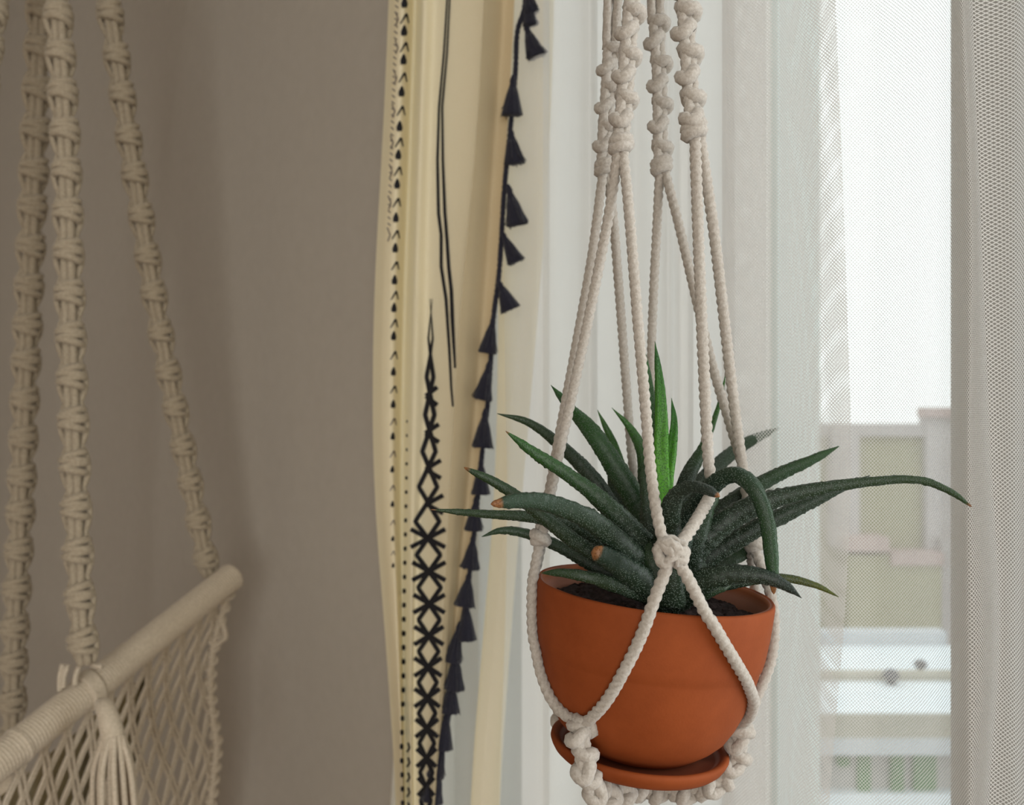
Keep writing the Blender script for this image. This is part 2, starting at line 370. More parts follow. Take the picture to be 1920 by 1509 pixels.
# keep the ground clear of the room: it lies nine metres below
struct(mb.build('ground', M_ground, smooth=False))
def pbox(mb, x0, x1, y0, y1, d, depth, mi=0):
    a = P(x0, y1, d); b = P(x1, y0, d); box(mb, (a[0], d, a[2]), (b[0], d+depth, b[2]), mi)
DB = 13.0
bl = thing('apartment_building', P(1670, 1200, DB), 'olive rendered apartment building with pale pilasters and pink ledges across the street', 'building')
def bpart(name, m, *args):
    mb = MB(); pbox(mb, *args); return mb.build(name, m, bl, smooth=False)
bpart('wall', M_stucco, 1440, 1960, 812, 2100, DB+.35, 4)
bpart('parapet', M_pale, 1440, 1740, 795, 818, DB+.25, .5)
bpart('stair_tower', M_pale, 1737, 1850, 775, 1180, DB+.22, .25)
bpart('tower_cap', M_pink, 1737, 1850, 764, 782, DB+.12, .3)
bpart('pilaster', M_pale, 1560, 1612, 800, 1025, DB+.15, .3)
bpart('ledge', M_pink, 1590, 1668, 1008, 1034, DB-.1, .5)
bpart('ledge', M_pink, 1672, 1770, 1036, 1060, DB-.05, .5)
bpart('lower_wall', M_stucco, 1592, 1765, 1040, 2100, DB, .4)
bpart('pilaster', M_pale, 1765, 1800, 1010, 2100, DB+.05, .4)
d1, d2 = 8.2, 6.4
tb = thing('terrace_building', P(1700, 1480, d2), 'low white flat roofed building with green shutters below the olive building', 'building')
h = 583/F*d2*1.0
def tpart(name, m, *a):
    mb = MB(); pbox(mb, *a); return mb.build(name, m, tb, smooth=False)
mb = MB(); zr = CAMZ-h; box(mb, (P(1380,0,d2)[0], d2+.02, zr-.25), (P(2150,0,d2)[0], d1, zr)); mb.build('flat_roof', M_snow, tb, smooth=False)
mb = MB(); a = P(1380,0,d1); b = P(1775, 0, d1); box(mb, (a[0], d1, zr-.2), (b[0], d1+.15, zr+.12)); mb.build('parapet', M_white2, tb, smooth=False)
mb = MB(); box(mb, (P(1380,0,7.2)[0], 7.15, zr), (P(1790,0,7.2)[0], 7.28, zr+.05)); mb.build('roof_edging', M_beige, tb, smooth=False)
tpart('fascia', M_beige, 1380, 2150, 1340, 1386, d2, .3)
tpart('cornice', M_white2, 1380, 2150, 1387, 1416, d2-.04, .3)
tpart('wall', M_greyw, 1380, 2150, 1410, 1492, d2+.14, .3)
for x0, x1, y0, y1 in ((1572, 1594, 1420, 1437), (1610, 1633, 1416, 1490), (1672, 1695, 1414, 1486), (1714, 1756, 1413, 1482)):
    tpart('shutter', M_green, x0, x1, y0, y1, d2+.09, .06)
tpart('base_wall', M_snow, 1380, 2150, 1488, 2600, d2+.05, .3)
for (x, y, r, lab) in ((1671, 1271, 15, 'dark grey round vent cap standing nearer on the white flat roof'), (1726, 1250, 12, 'smaller grey round vent cap standing farther back on the white flat roof')):
    d = h*F/(y+r*.75-CY); c = P(x, y, d); mb = MB(); rr = r/F*d
    lathe(mb, [(0.001, 0), (rr*.55, 0), (rr*.55, rr*.8), (rr, rr*.85), (rr*.95, rr*1.4), (rr*.5, rr*1.8), (.001, rr*1.9)], np.array([c[0], d, zr]), (0,0,1), 24)
    tag(mb.build('roof_vent', M_dark), lab, 'vent')

# ------------------------------------------------------------------ hanging chair
PI = math.pi
apex = np.array([-.53, 1.0, 2.46])
hk = MB(); sphere(hk, (apex[0], apex[1], 2.49), .03, 8, 14, (1,1,.35)); tube(hk, spline([(apex[0], apex[1], 2.49), (apex[0]+.02, apex[1], 2.46), (apex[0], apex[1], 2.435), (apex[0]-.015, apex[1], 2.45)], .004)[0], .004, 8)
ch = thing('hanging_chair', P(135, 1290, .9), 'cream macrame hanging chair with wrapped rod and knotted ropes against the grey wall', 'chair')
hk.build('ceiling_hook', M_dark, ch)
def chair_rope(pts, pitch=.044, sc=1.0):
    mb = MB(); c, s = spline(pts, .004); T, A, B = frames(c)
    for q in range(4):
        an = q*PI/2+.6; tube(mb, c+(A*math.cos(an)+B*math.sin(an))*.0046*sc, .0040*sc, 8, radfn=twisted(.02, 3, .2), s=s)
    n = int(s[-1]/pitch)
    for k in range(n):
        sp = s[-1]-(k+.5)*pitch
        i = int(np.clip(sp/.004, 1, len(c)-2)); tw = .15*k
        a2 = B[i]*math.cos(tw*.3)+A[i]*math.sin(tw*.3); b2 = np.cross(T[i], a2)
        for q, (off, tl) in enumerate(((-.0075, .003), (-.0025, -.001), (.0025, .002), (.0075, -.003))):
            loop(mb, c[i]+T[i]*off*sc, T[i], a2, b2, (.0104+.0014*(q in (1, 2)))*sc, .0098*sc, tl*sc, .0040*sc, 16, 7)
        # bowed working cords from knot to knot
        for sg in (-1, 1):
            j0, j1 = max(i-5, 0), min(i+7, len(c)-1)
            if j1-j0 > 4:
                t = np.linspace(0, PI, j1-j0+1)
                cc = c[j0:j1+1]+(a2*sg)[None]*((.0058+.0066*np.sin(t))*sc)[:, None]+b2[None]*(.003*sc)
                tube(mb, cc, .0032*sc, 7)
    return mb.build('suspension_rope', M_rope2, ch)
chair_rope([apex, P(95, -150, 1.0), P(108, 0, .98), P(124, 300, .955), P(131, 600, .935), P(140, 900, .915), P(150, 1150, .90), P(160, 1245, .90)])
chair_rope([apex, P(175, -150, 1.03), P(203, 0, 1.05), P(245, 280, 1.07), P(295, 590, 1.09), P(345, 850, 1.105), P(375, 1000, 1.11), P(392, 1080, 1.115)], .0465, 1.0)
chair_rope([apex, P(88, -150, 1.06), P(78, 0, 1.08), P(65, 300, 1.1), P(52, 600, 1.12), P(38, 950, 1.13), P(26, 1200, 1.13), P(20, 1420, 1.13)], .047, 1.12)
chair_rope([apex, P(20, -150, 1.0), P(-12, 20, .95), P(-55, 400, .88), P(-85, 900, .82), P(-90, 1400, .80), P(-84, 1484, .795)], .044, .95)
# rod: wrapped with cord
ra, rb = P(438, 1078, 1.12), P(-90, 1497, .79)
n = 1500; t = np.linspace(0, 1, n); c = ra[None]+(rb-ra)[None]*t[:, None]; ln = np.linalg.norm(rb-ra)
mb = MB(); rad = .0165*(1+.035*np.abs(np.sin(PI*t*ln/.0036)))
for t0, amp, wd in ((.60, .10, .006), (.02, .03, .01), (.82, .08, .008)): rad = rad*(1+amp*np.exp(-((t-t0)/wd)**2))
rad[:14] *= np.sqrt(np.linspace(.02, 1, 14))
tube(mb, c, rad, 14); mb.build('rod', M_rope, ch)
mb = MB(); c, s = spline([P(60, 1470, 1.13), P(-160, 1500, 1.13), P(-420, 1500, 1.15)], .01); tube(mb, c, .016, 12); mb.build('rear_rod', M_rope, ch)
mb = MB()   # lashings where the rope meets the rod
for x0, y0, x1, y1 in ((118, 1245, 112, 1296), (128, 1246, 118, 1290), (150, 1246, 140, 1285), (172, 1246, 190, 1250)):
    tube(mb, spline([P(x0, y0, .905), P((x0+x1)/2-3, (y0+y1)/2, .90), P(x1, y1, .895)], .003)[0], .0026, 7)
for q in range(5):
    pt = ra+(rb-ra)*(.588+.007*q); ax = (rb-ra)/ln; A_ = np.cross(ax, [0,1,0.]); A_ /= np.linalg.norm(A_); loop(mb, pt, ax, A_, np.cross(ax, A_), .0172, .0172, .002, .0028, 24, 7)
mb.build('lashing', M_rope, ch)
# the net: diamonds of doubled cords hanging below the rod
def net_pt(u, v):   # u along rod from far end (0) to near end (1), v metres below
    p = ra+(rb-ra)*u
    p = p+np.array([-.10*v-.05*v*(1-u), .16*v*(1-.4*u), -v])
    p = p+np.array([.018*math.sin(PI*min(1, v/.22))*-1*(1-u), 0, 0])
    return p
mb = MB(); LU, LV = ln, .42
du, dv = .029, .040
nk = int(LU/du)+int(LV/dv)+4
for fam in (1, -1):
    for k in range(-22, nk+22):
        for dbl in (-.0028, .0028):
            pts = []
            for v in np.arange(.012, LV, .008):
                u = (k*du*1.0+fam*v*(du/dv)*(.95 if fam > 0 else .42)+dbl)/LU
                if 0.012 <= u <= 1: pts.append(net_pt(u, v+.0012*math.sin(v/dv*PI*2+k)))
                elif len(pts) > 2: break
            if len(pts) > 2: tube(mb, np.array(pts), .0021, 5)
mb.build('seat_net', M_rope, ch)
mb = MB()   # thick edge braid of the net
ed = [net_pt(.012, v)+np.array([.004, 0, 0]) for v in np.linspace(0, LV, 30)]
c, s = spline(ed, .003); T, A, B = frames(c)
tube(mb, c, .0045, 8)
for i in range(2, len(c)-2, 3): loop(mb, c[i]+B[i]*.002*(1 if i % 2 else -1), T[i], A[i], B[i], .0045, .0045, .003, .0022, 12, 6)
c2 = spline([net_pt(.012, .055)+np.array([.006,0,0]), net_pt(.012, .07)+np.array([.016,-.003,-.004]), net_pt(.012, .082)+np.array([.013,-.002,0]), net_pt(.012, .09)+np.array([.004,0,0])], .003)[0]; tube(mb, c2, .0032, 7)
mb.build('edge_braid', M_rope, ch)
mb = MB(); V = []
for i in range(14):
    for j in range(10):
        u = .55+.55*i/13; v = .02+.42*j/9; p = net_pt(u, v)+np.array([.0, .12+.03*math.sin(i*1.3), -.01]); V.append(p)
mb.add(V, grid_faces(14, 10, False)); mb.build('seat_cloth', M_seat, ch)
mb = MB()   # hanging tassel
tc_, th_ = P(198, 1326, .845), P(214, 1388, .84)
tube(mb, spline([P(188, 1318, .865), P(198, 1330, .85), P(207, 1360, .842), P(214, 1392, .84)], .002)[0], np.interp(np.linspace(0, 1, len(spline([P(188, 1318, .865), P(198, 1330, .85), P(207, 1360, .842), P(214, 1392, .84)], .002)[0])), [0, .3, .8, 1], [.005, .0085, .0105, .0095]), 14)
for k in range(16):
    an = k*2.399; rr = .006+.014*math.sqrt((k+.5)/16)
    q0 = th_+np.array([math.cos(an)*.007, math.sin(an)*.007, .006]); q1 = th_+np.array([math.cos(an)*rr*.95, math.sin(an)*rr, -.03]); q2 = th_+np.array([math.cos(an)*rr*1.1+.004, math.sin(an)*rr, -.11])
    tube(mb, spline([q0, q1, q2], .004)[0], .0027, 7)
mb.build('tassel', M_rope, ch)

# ------------------------------------------------------------------ cream curtain with black print and tassel trim
rows = [-400, 0, 300, 550, 900, 1000, 1200, 1400, 1509, 2200]
cu = thing('printed_curtain', P(850, 1509, .78)*np.array([1,1,0])+np.array([0,0,.03]), 'cream cotton curtain with black printed motifs and a charcoal tassel edge', 'curtain')
SH = Sheet(rows, [
    ([752,737,724,709,707,716,732,745,751,754], 1.02), ([752,737,724,709,707,716,732,745,751,754], .94),  # unseen return to the wall, added to block light leaking past the edge
    ([748,733,720,704,702,711,727,741,747,750], .855),
    ([744,729,716,700,698,707,723,737,744,748], .835),
    ([756,741,730,716,714,722,737,748,754,758], .812),
    ([772,758,748,738,735,738,748,752,757,762], .805),
    ([790,778,768,758,752,752,756,758,762,768], .835),
    ([804,795,785,778,772,770,770,768,772,780], .803),
    ([826,817,805,800,796,784,778,776,778,785], .808),
    ([862,850,840,830,815,808,800,798,795,800], .790),
    ([905,897,882,858,838,830,822,812,805,806], .772),
    ([917,908,891,864,844,838,829,818,809,808], .767)], 6)
FS = Sheet(rows, [
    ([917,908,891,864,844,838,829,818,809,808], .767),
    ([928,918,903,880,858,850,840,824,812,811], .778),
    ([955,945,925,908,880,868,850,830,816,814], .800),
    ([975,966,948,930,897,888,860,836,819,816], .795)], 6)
FS.build('shaded_fold', M_fold_shade, cu)  # fold beside the trim, its shade painted into the cloth colour
SH.build('front_panel', M_cream, cu)
SB = Sheet(rows, [
    ([940,935,932,935,930,922,905,888,880,870], .822),
    ([962,957,954,950,938,928,911,894,884,875], .817),
    ([1000,995,990,975,955,945,930,910,900,890], .812),
    ([1035,1030,1022,1002,970,962,950,930,920,905], .818),
    ([1048,1040,1030,1012,982,972,958,942,936,922], .828)], 5)
SB.build('back_panel', M_cream2, cu)
# printed motifs, flat on the cloth
def ribbon(mb, pts, w, off=.0016, step=4):
    p = np.asarray(pts, float); sl = np.r_[0, np.cumsum(np.linalg.norm(np.diff(p, axis=0), axis=1))]
    n = max(2, int(sl[-1]/step)+1); s = np.linspace(0, sl[-1], n); c = np.stack([np.interp(s, sl, p[:, k]) for k in (0, 1)], 1)
    t = np.gradient(c, axis=0); t /= np.linalg.norm(t, axis=1)[:, None]+1e-9; nn = np.stack([-t[:, 1], t[:, 0]], 1)
    ww = w if not np.isscalar(w) else np.full(n, w)
    if len(ww) != n: ww = np.interp(np.linspace(0, 1, n), np.linspace(0, 1, len(ww)), ww)
    V = []
    for i in range(n):
        for sg in (-1, -.5, 0, .5, 1): q = c[i]+nn[i]*sg*ww[i]/2; V.append(SH.surf(q[0], q[1], off))
    mb.add(V, grid_faces(n, 5, False))
xl = lambda y: np.interp(y, [560, 700, 800, 900, 1000, 1100], [806, 800, 796, 787, 774, 760])
ys = [560, 700, 800, 900, 1000, 1100, 1200, 1300, 1400, 1509, 1600]
xc = lambda y: np.interp(y, ys, [803, 799, 797, 798, 802, 805, 804, 801, 800, 798, 796])
hw = lambda y: np.interp(y, ys, [10, 18, 24, 28, 31, 29, 26, 23, 19, 12, 6])
mb = MB()
per = 82
for ph in (0, 1):
    y = 560.0; k = 0; pts = []
    while y < 1620:
        sgn = 1 if (k+ph) % 2 else -1
        pts.append((max(xl(y), xc(y)+sgn*hw(y)*.74), y)); y += np.interp(y, [600, 1000, 1300, 1600], [74, 62, 57, 50]); k += 1
    ribbon(mb, pts, np.interp([p[1] for p in pts], [560, 650, 720, 1500], [1, 4, 9, 8]).tolist())
    for (x, yy), (x2, y2) in zip(pts[:-1], pts[1:]):
        ym = (yy+y2)/2
        if ph == 0 and ym > 690:
            for sx in (-1, 1):
                for sy in (-1, 1):
                    if sx < 0 and ym < 980: continue
                    h_ = hw(ym)*1.05; ribbon(mb, [(xc(ym), ym), (xc(ym)+sx*h_, ym+sy*17)], 8.5)
mb.build('lattice_print', M_black, cu)
mb = MB(); mg = MB()
tx = lambda y: np.interp(y, [0, 100, 250, 400, 500, 600, 760, 900, 1100], [758, 757, 748, 742, 740, 738, 737, 735, 737])
ty = [-60, 5, 58, 112, 172, 237, 290, 345, 408, 465, 525, 577, 630, 697, 758, 818, 880, 945, 1010, 1060]
for i, y in enumerate(ty):
    k = np.interp(y, [0, 600, 760, 1100], [1.0, .85, .75, .4])
    x = tx(y); ribbon(mb, [(x+1, y-11*k), (x, y+9*k)], [3*k, 9*k, 13*k, 10*k], step=3)
    if i+1 < len(ty):
        ym = (y+ty[i+1])/2; xm = tx(ym)
        ribbon(mg if y > 700 else mb, [(xm-7*k, ym+13*k), (xm+5*k, ym-6*k), (xm+9*k, ym+12*k)], [2.0*k, 4.5*k, 2.0*k], step=3)
        if y < 420: ribbon(mg, [(xm-17*k, ym-10), (xm-11*k, ym+4), (xm-16*k, ym+16)], 2.2, step=3)
mb.build('triangle_print', M_black, cu)['kind'] = 'stuff'
for x0 in (0,):
    for y in np.arange(-50, 420, 12): ribbon(mg, [(np.interp(y, [0, 400], [741, 727]), y), (np.interp(y, [0, 400], [747, 732]), y+5)], 2.2, step=3)
mg.build('faded_print', M_grey, cu)['kind'] = 'stuff'
mb = MB()
dx = lambda y: np.interp(y, [780, 900, 1100, 1300, 1400, 1500], [763, 762, 758, 756, 753, 755])
for y in np.arange(790, 1560, 26.5):
    k = np.interp(y, [780, 1000, 1200], [.5, .8, 1]); ribbon(mb, [(dx(y), y-5*k), (dx(y), y+5*k)], [5*k, 8*k, 5*k], step=3)
for y in np.arange(1400, 1560, 28): ribbon(mb, [(765, y-8), (768, y+2), (763, y+10)], 4, step=3)
mb.build('dotted_print', M_black, cu)['kind'] = 'stuff'
mb = MB()
ribbon(mb, [(840, -80), (838, 0), (832, 100), (823, 200), (820, 300), (822, 400), (827, 440), (827, 500), (836, 560), (842, 650), (846, 730), (849, 762)], [3, 3.5, 4, 4.5, 5.5, 6, 6, 5, 3.5])
ribbon(mb, [(846, -80), (843, 0), (838, 100), (829, 200), (830, 300), (834, 400), (838, 450), (841, 500), (846, 545), (848, 600), (853, 690)], [3, 3, 3.5, 4, 5, 6, 6.5, 7, 4])
mb.build('stripe_print', M_black, cu)
# tassel trim
tr = [(992,-420),(988,-150),(985,0),(970,60),(966,140),(956,250),(946,350),(940,450),(935,520),(925,600),(916,740),(906,830),(896,930),(888,1010),(873,1130),(857,1220),(847,1300),(832,1400),(815,1509),(812,1700),(810,2200)]
dt = .785
mb = MB(); c, s = spline([P(x, y, dt) for x, y in tr], .0025); tube(mb, c, .0023, 10, radfn=twisted(.009, 2, .45), s=s); mb.build('trim_cord', M_tassel, cu)
def tassel_mesh(seed):
    r = np.random.default_rng(seed); mb = MB()
    prof = [(0, .0010), (.08, .0022), (.16, .0030), (.22, .0026), (.30, .0034), (.5, .0056), (.75, .0078), (.97, .0098), (1.0, .0092)]
    n = 26; th = np.linspace(0, 2*PI, n, endpoint=False); V = []
    ph = r.uniform(0, 6, 5)
    for q, (z, rad) in enumerate(prof):
        for a in th:
            fl = 1+.10*math.sin(9*a+ph[0]+z)+.06*math.sin(13*a+ph[1])+.05*r.standard_normal()*(z > .25)
            zz = -z-(.05*r.random() if z > .9 else 0); V.append((rad*fl*math.cos(a), rad*fl*math.sin(a)*.8, zz*.034))
    mb.add(V, grid_faces(len(prof), n)+[tuple((len(prof)-1)*n+j for j in range(n))])
    for k in range(18):
        a = r.uniform(0, 6.28); rr = .009*r.uniform(.7, 1.25)
        tube(mb, spline([(.004*math.cos(a), .004*math.sin(a), -.012), (rr*.8*math.cos(a), rr*.8*math.sin(a), -.026), (rr*1.15*math.cos(a), rr*1.15*math.sin(a), -.036+.006*r.random())], .004)[0], .0004, 4)
    return mb
protos = []
for k in range(4):
    o = tassel_mesh(k).build('tassel', M_tassel, cu, local=True); protos.append(o)
TS = [(984,-38,-8,1.0),(986,-6,-4,.9),(984,44,-12,1.15),(962,140,2,1.3),(957,240,-5,1.15),(952,345,-8,1.2),(940,432,-20,1.0),(934,525,-14,1.0),(926,590,10,1.2),(918,675,6,1.2),(910,765,2,1.2),(902,858,4,1.15),(893,928,2,1.1),(888,1000,4,1.1),(880,1072,4,1.1),(875,1128,0,1.1),(862,1165,6,1.15),(855,1215,5,1.2),(848,1270,6,1.15),(838,1335,5,1.1),(832,1388,7,1.1),(824,1430,8,1.2),(815,1490,5,1.2)]
for i, (x, y, deg, sc) in enumerate(TS):
    p = protos[i % 4]
    if i < 4: o = p
    else: o = p.copy(); COL.objects.link(o)
    q = P(x, y, dt-.004)-np.array(cu['_loc']); o.location = tuple(q); o.rotation_euler = (0, math.radians(deg*1.3+random.uniform(-5, 5)), 0); o.scale = (sc*random.uniform(.64, .84), sc*.70, sc*random.uniform(.76, .88))
    o.parent = cu

# ------------------------------------------------------------------ sheer net curtain, one cloth in folds
rw = [-400, 0, 400, 900, 1200, 1509, 2200]
def cz(px, c=.80): return c/(1+(px-CX)/F)
cols = []
def addc(px, c): 
    pv = px if not np.isscalar(px) else [px]*len(rw)
    m = np.mean(pv); cols.append((pv, cz(m, c)))
addc([806,806,796,776,762,731,716], .842); addc([818,818,808,790,775,747,730], .858); addc([804,804,794,774,759,729,715], .85); addc([818,818,808,790,775,747,730], .862); addc([800,800,790,770,756,729,715], .835); addc([820,818,808,790,775,745,730], .845)
for px, c in ((870,.825),(905,.84),(930,.82),(968,.80),(1006,.80),(1030,.815),(1018,.83),(1050,.845),(1085,.825),(1106,.80),(1120,.825),(1108,.84),(1150,.835),(1190,.80),(1225,.835),(1252,.80),(1262,.83),(1275,.795),(1300,.815),(1290,.85),(1330,.85),(1378,.80),(1360,.83),(1420,.84)): addc(px, c)
e1 = [1556,1566,1583,1599,1582,1552,1530]
addc(1436, .815); addc(1425, .79); addc(1366, .765); addc(1354, .75); addc(1360, .735); addc(1400, .73); addc(1460, .735); addc([x-60 for x in e1], .74); addc(e1, .745)
cols_a, cols = cols, []
for px, c in ((1462,.83),(1475,.80),(1520,.785),(1580,.785),(1650,.80),(1720,.79),(1775,.765)): addc(px, c)
addc([1790,1800,1818,1812,1815,1815,1815], .735); addc([1800,1811,1832,1825,1850,1828,1830], .745); addc([1812,1822,1838,1860,1880,1850,1850], .775)
for px, c in ((1905,.785),(1960,.76),(2010,.79),(2080,.75),(2150,.79),(2250,.76),(2380,.80)): addc(px, c)
for cc_, loc_, lab_ in ((cols_a, [.1, .65, .03], 'white net sheer curtain in dense folds right behind the hanging plant'),
                        (cols, [.25, .55, .03], 'white diamond net sheer curtain at right with the buildings showing through')):
    sh = thing('sheer_curtain', np.array(loc_), lab_, 'curtain'); Sheet(rw, cc_, 6).build('net_panel', M_net, sh, nz=60)

# ------------------------------------------------------------------ pot, saucer, soil
up = np.array([.096, 0, .9954]); C0 = P(1226, 1102, .46); U = .46/F
prof = [(-2,219),(2,217.5)]
PO = [(30,.001-0),]
outer = [(0, 214), (-2.0, 217), (2, 220), (8, 220.5), (60, 217), (100, 212), (116, 208.5), (121, 205.5), (126, 204.5), (160, 197), (200, 185), (230, 172), (255, 157), (273, 139), (287, 120), (297, 106), (300, 96), (300, 5)]
inner = [(296, .5), (296, 86), (288, 106), (268, 130), (240, 150), (180, 176), (120, 190), (60, 197), (20, 202), (6, 206), (0, 210)]
pr = [(r*U, -a*U) for a, r in inner+outer]
colr = [(.50,.24,.17,.85)]*(len(inner)-2)+[(.5,.2,.1,.4)]*2+[(1,1,1,0.)]*len(outer)
mb = MB(); lathe(mb, pr, C0, up, 128, colr)
pot = tag(mb.build('flower_pot', M_terra, color=True), 'terracotta flower pot hanging in the white cord hanger', 'pot')
sp_ = [(-290+0, 150), ]
so = [(.5, 303), (118, 303), (140, 300), (150, 292), (154, 288), (160, 286), (165, 288), (166, 294), (163, 301), (158, 309), (150, 316), (138, 319), (60, 319), (.5, 319)]
mb = MB(); lathe(mb, [(r*U, -a*U) for r, a in so], C0, up, 128, [(.2,.07,.045,.5)]*3+[(1,1,1,0)]*(len(so)-3))
tag(mb.build('saucer', M_terra, color=True), 'shallow terracotta saucer under the flower pot, held by the cords', 'saucer')
A0 = np.cross(up, [0,1.,0]); A0 /= np.linalg.norm(A0); B0 = np.cross(up, A0)
mb = MB(); nr, ns = 22, 72; V = []
for i in range(nr):
    for j in range(ns):
        r = 199*U*(i+.02)/(nr-1); a = 2*PI*j/ns; V.append(C0-up*(40*U-.0028*rng.random()-.004*(1-i/nr)+.002*(i > nr-3))+A0*r*math.cos(a)+B0*r*math.sin(a))
mb.add(V, grid_faces(nr, ns))
for k in range(420):
    r = 188*U*math.sqrt(random.random()); a = random.uniform(0, 6.28); q = random.uniform(.0008, .0028)
    sphere(mb, C0-up*(36*U-.003*(1-r/.055))+A0*r*math.cos(a)+B0*r*math.sin(a), q, 4, 6, (1, 1, .75))
tag(mb.build('potting_soil', M_soil, smooth=True), 'dark crumbly potting soil filling the terracotta pot around the succulent', 'soil', kind='stuff')

# ------------------------------------------------------------------ succulent
pl = thing('succulent', C0-up*.008, 'dark green spiky succulent with white bumps growing in the terracotta pot', 'plant')
DK, MD, GR, BR = (.014,.029,.014), (.024,.056,.019), (.045,.16,.02), (.085,.32,.012)
BROWN = (.30,.13,.045)
def leaf(pts, wid, c0=DK, c1=MD, tip='sharp', flat=.72, brown=0.0, dots=1.0, rough=.05, groove=.25):
    """pts from base to tip (image x, image y, distance); wid: widths in image px along the leaf"""
    w3 = [P(*p) for p in pts]; c, s = spline(w3, .0011); n = len(c); t = s/s[-1]
    dd = c[:, 1]; w = np.interp(t, np.linspace(0, 1, len(wid)), wid)*dd/F
    if tip == 'sharp': w = w*np.clip((1-t)/.10, 0, 1)**.55
    else: w = w*np.clip((1-t)/.07, 0, 1)**.42
    w = np.maximum(w, .0003)
    T = np.gradient(c, axis=0); T /= np.linalg.norm(T, axis=1)[:, None]
    view = c-np.array([0, 0, CAMZ]); view /= np.linalg.norm(view, axis=1)[:, None]
    S = np.cross(T, view); S /= np.linalg.norm(S, axis=1)[:, None]+1e-9
    S = np.array([S[max(0, i-4):i+5].mean(0) for i in range(n)]); S -= (S*T).sum(1)[:, None]*T; S /= np.linalg.norm(S, axis=1)[:, None]
    Q = np.cross(T, S)
    # adaxial side: up and away from the ground
    sec = 18; th = np.linspace(0, 2*PI, sec, endpoint=False); V = np.zeros((n, sec, 3))
    for i in range(n):
        ad = np.array([0, 0, 1.])-T[i][2]*T[i]+.15*(C0+np.array([0,0,.1])-c[i])/.1; ad -= np.dot(ad, T[i])*T[i]; ad /= np.linalg.norm(ad)+1e-9
        cs = np.cos(th); sn = np.sin(th)
        x = .5*w[i]*np.sign(cs)*np.abs(cs)**.9; y = .5*w[i]*flat*np.sign(sn)*np.abs(sn)**.9
        off = np.outer(x, S[i])+np.outer(y, Q[i])
        da = off@ad/(.5*w[i]+1e-9)
        side = np.cross(T[i], ad); ls = (off@side)/(.5*w[i]+1e-9)
        k = groove*np.clip(da, 0, 1)*np.exp(-(ls/.55)**2)
        off = off*(1+rough*rng.standard_normal(sec)*min(1, w[i]/.003))[:, None]-np.outer(k*.5*w[i], ad)
        V[i] = c[i]+off
    c0, c1 = np.array(c0), np.array(c1)
    colr = np.zeros((n, sec, 4))
    for i in range(n):
        cc = c0+(c1-c0)*np.clip((t[i]-.35)/.55, 0, 1)
        b = 0 if brown <= 0 else np.clip((t[i]-(1-brown))/.012, 0, 1)
        colr[i, :, :3] = cc*(1-b)+np.array(BROWN)*b; colr[i, :, 3] = dots*(1-b)*(1-.75*t[i]**2)
    mb = MB(); mb.add(V.reshape(-1, 3), grid_faces(n, sec)+[tuple(range(sec))[::-1], tuple((n-1)*sec+j for j in range(sec))], colr.reshape(-1, 4))
    return mb.build('leaf', M_leaf, pl, color=True)
G2 = (.03,.11,.02)
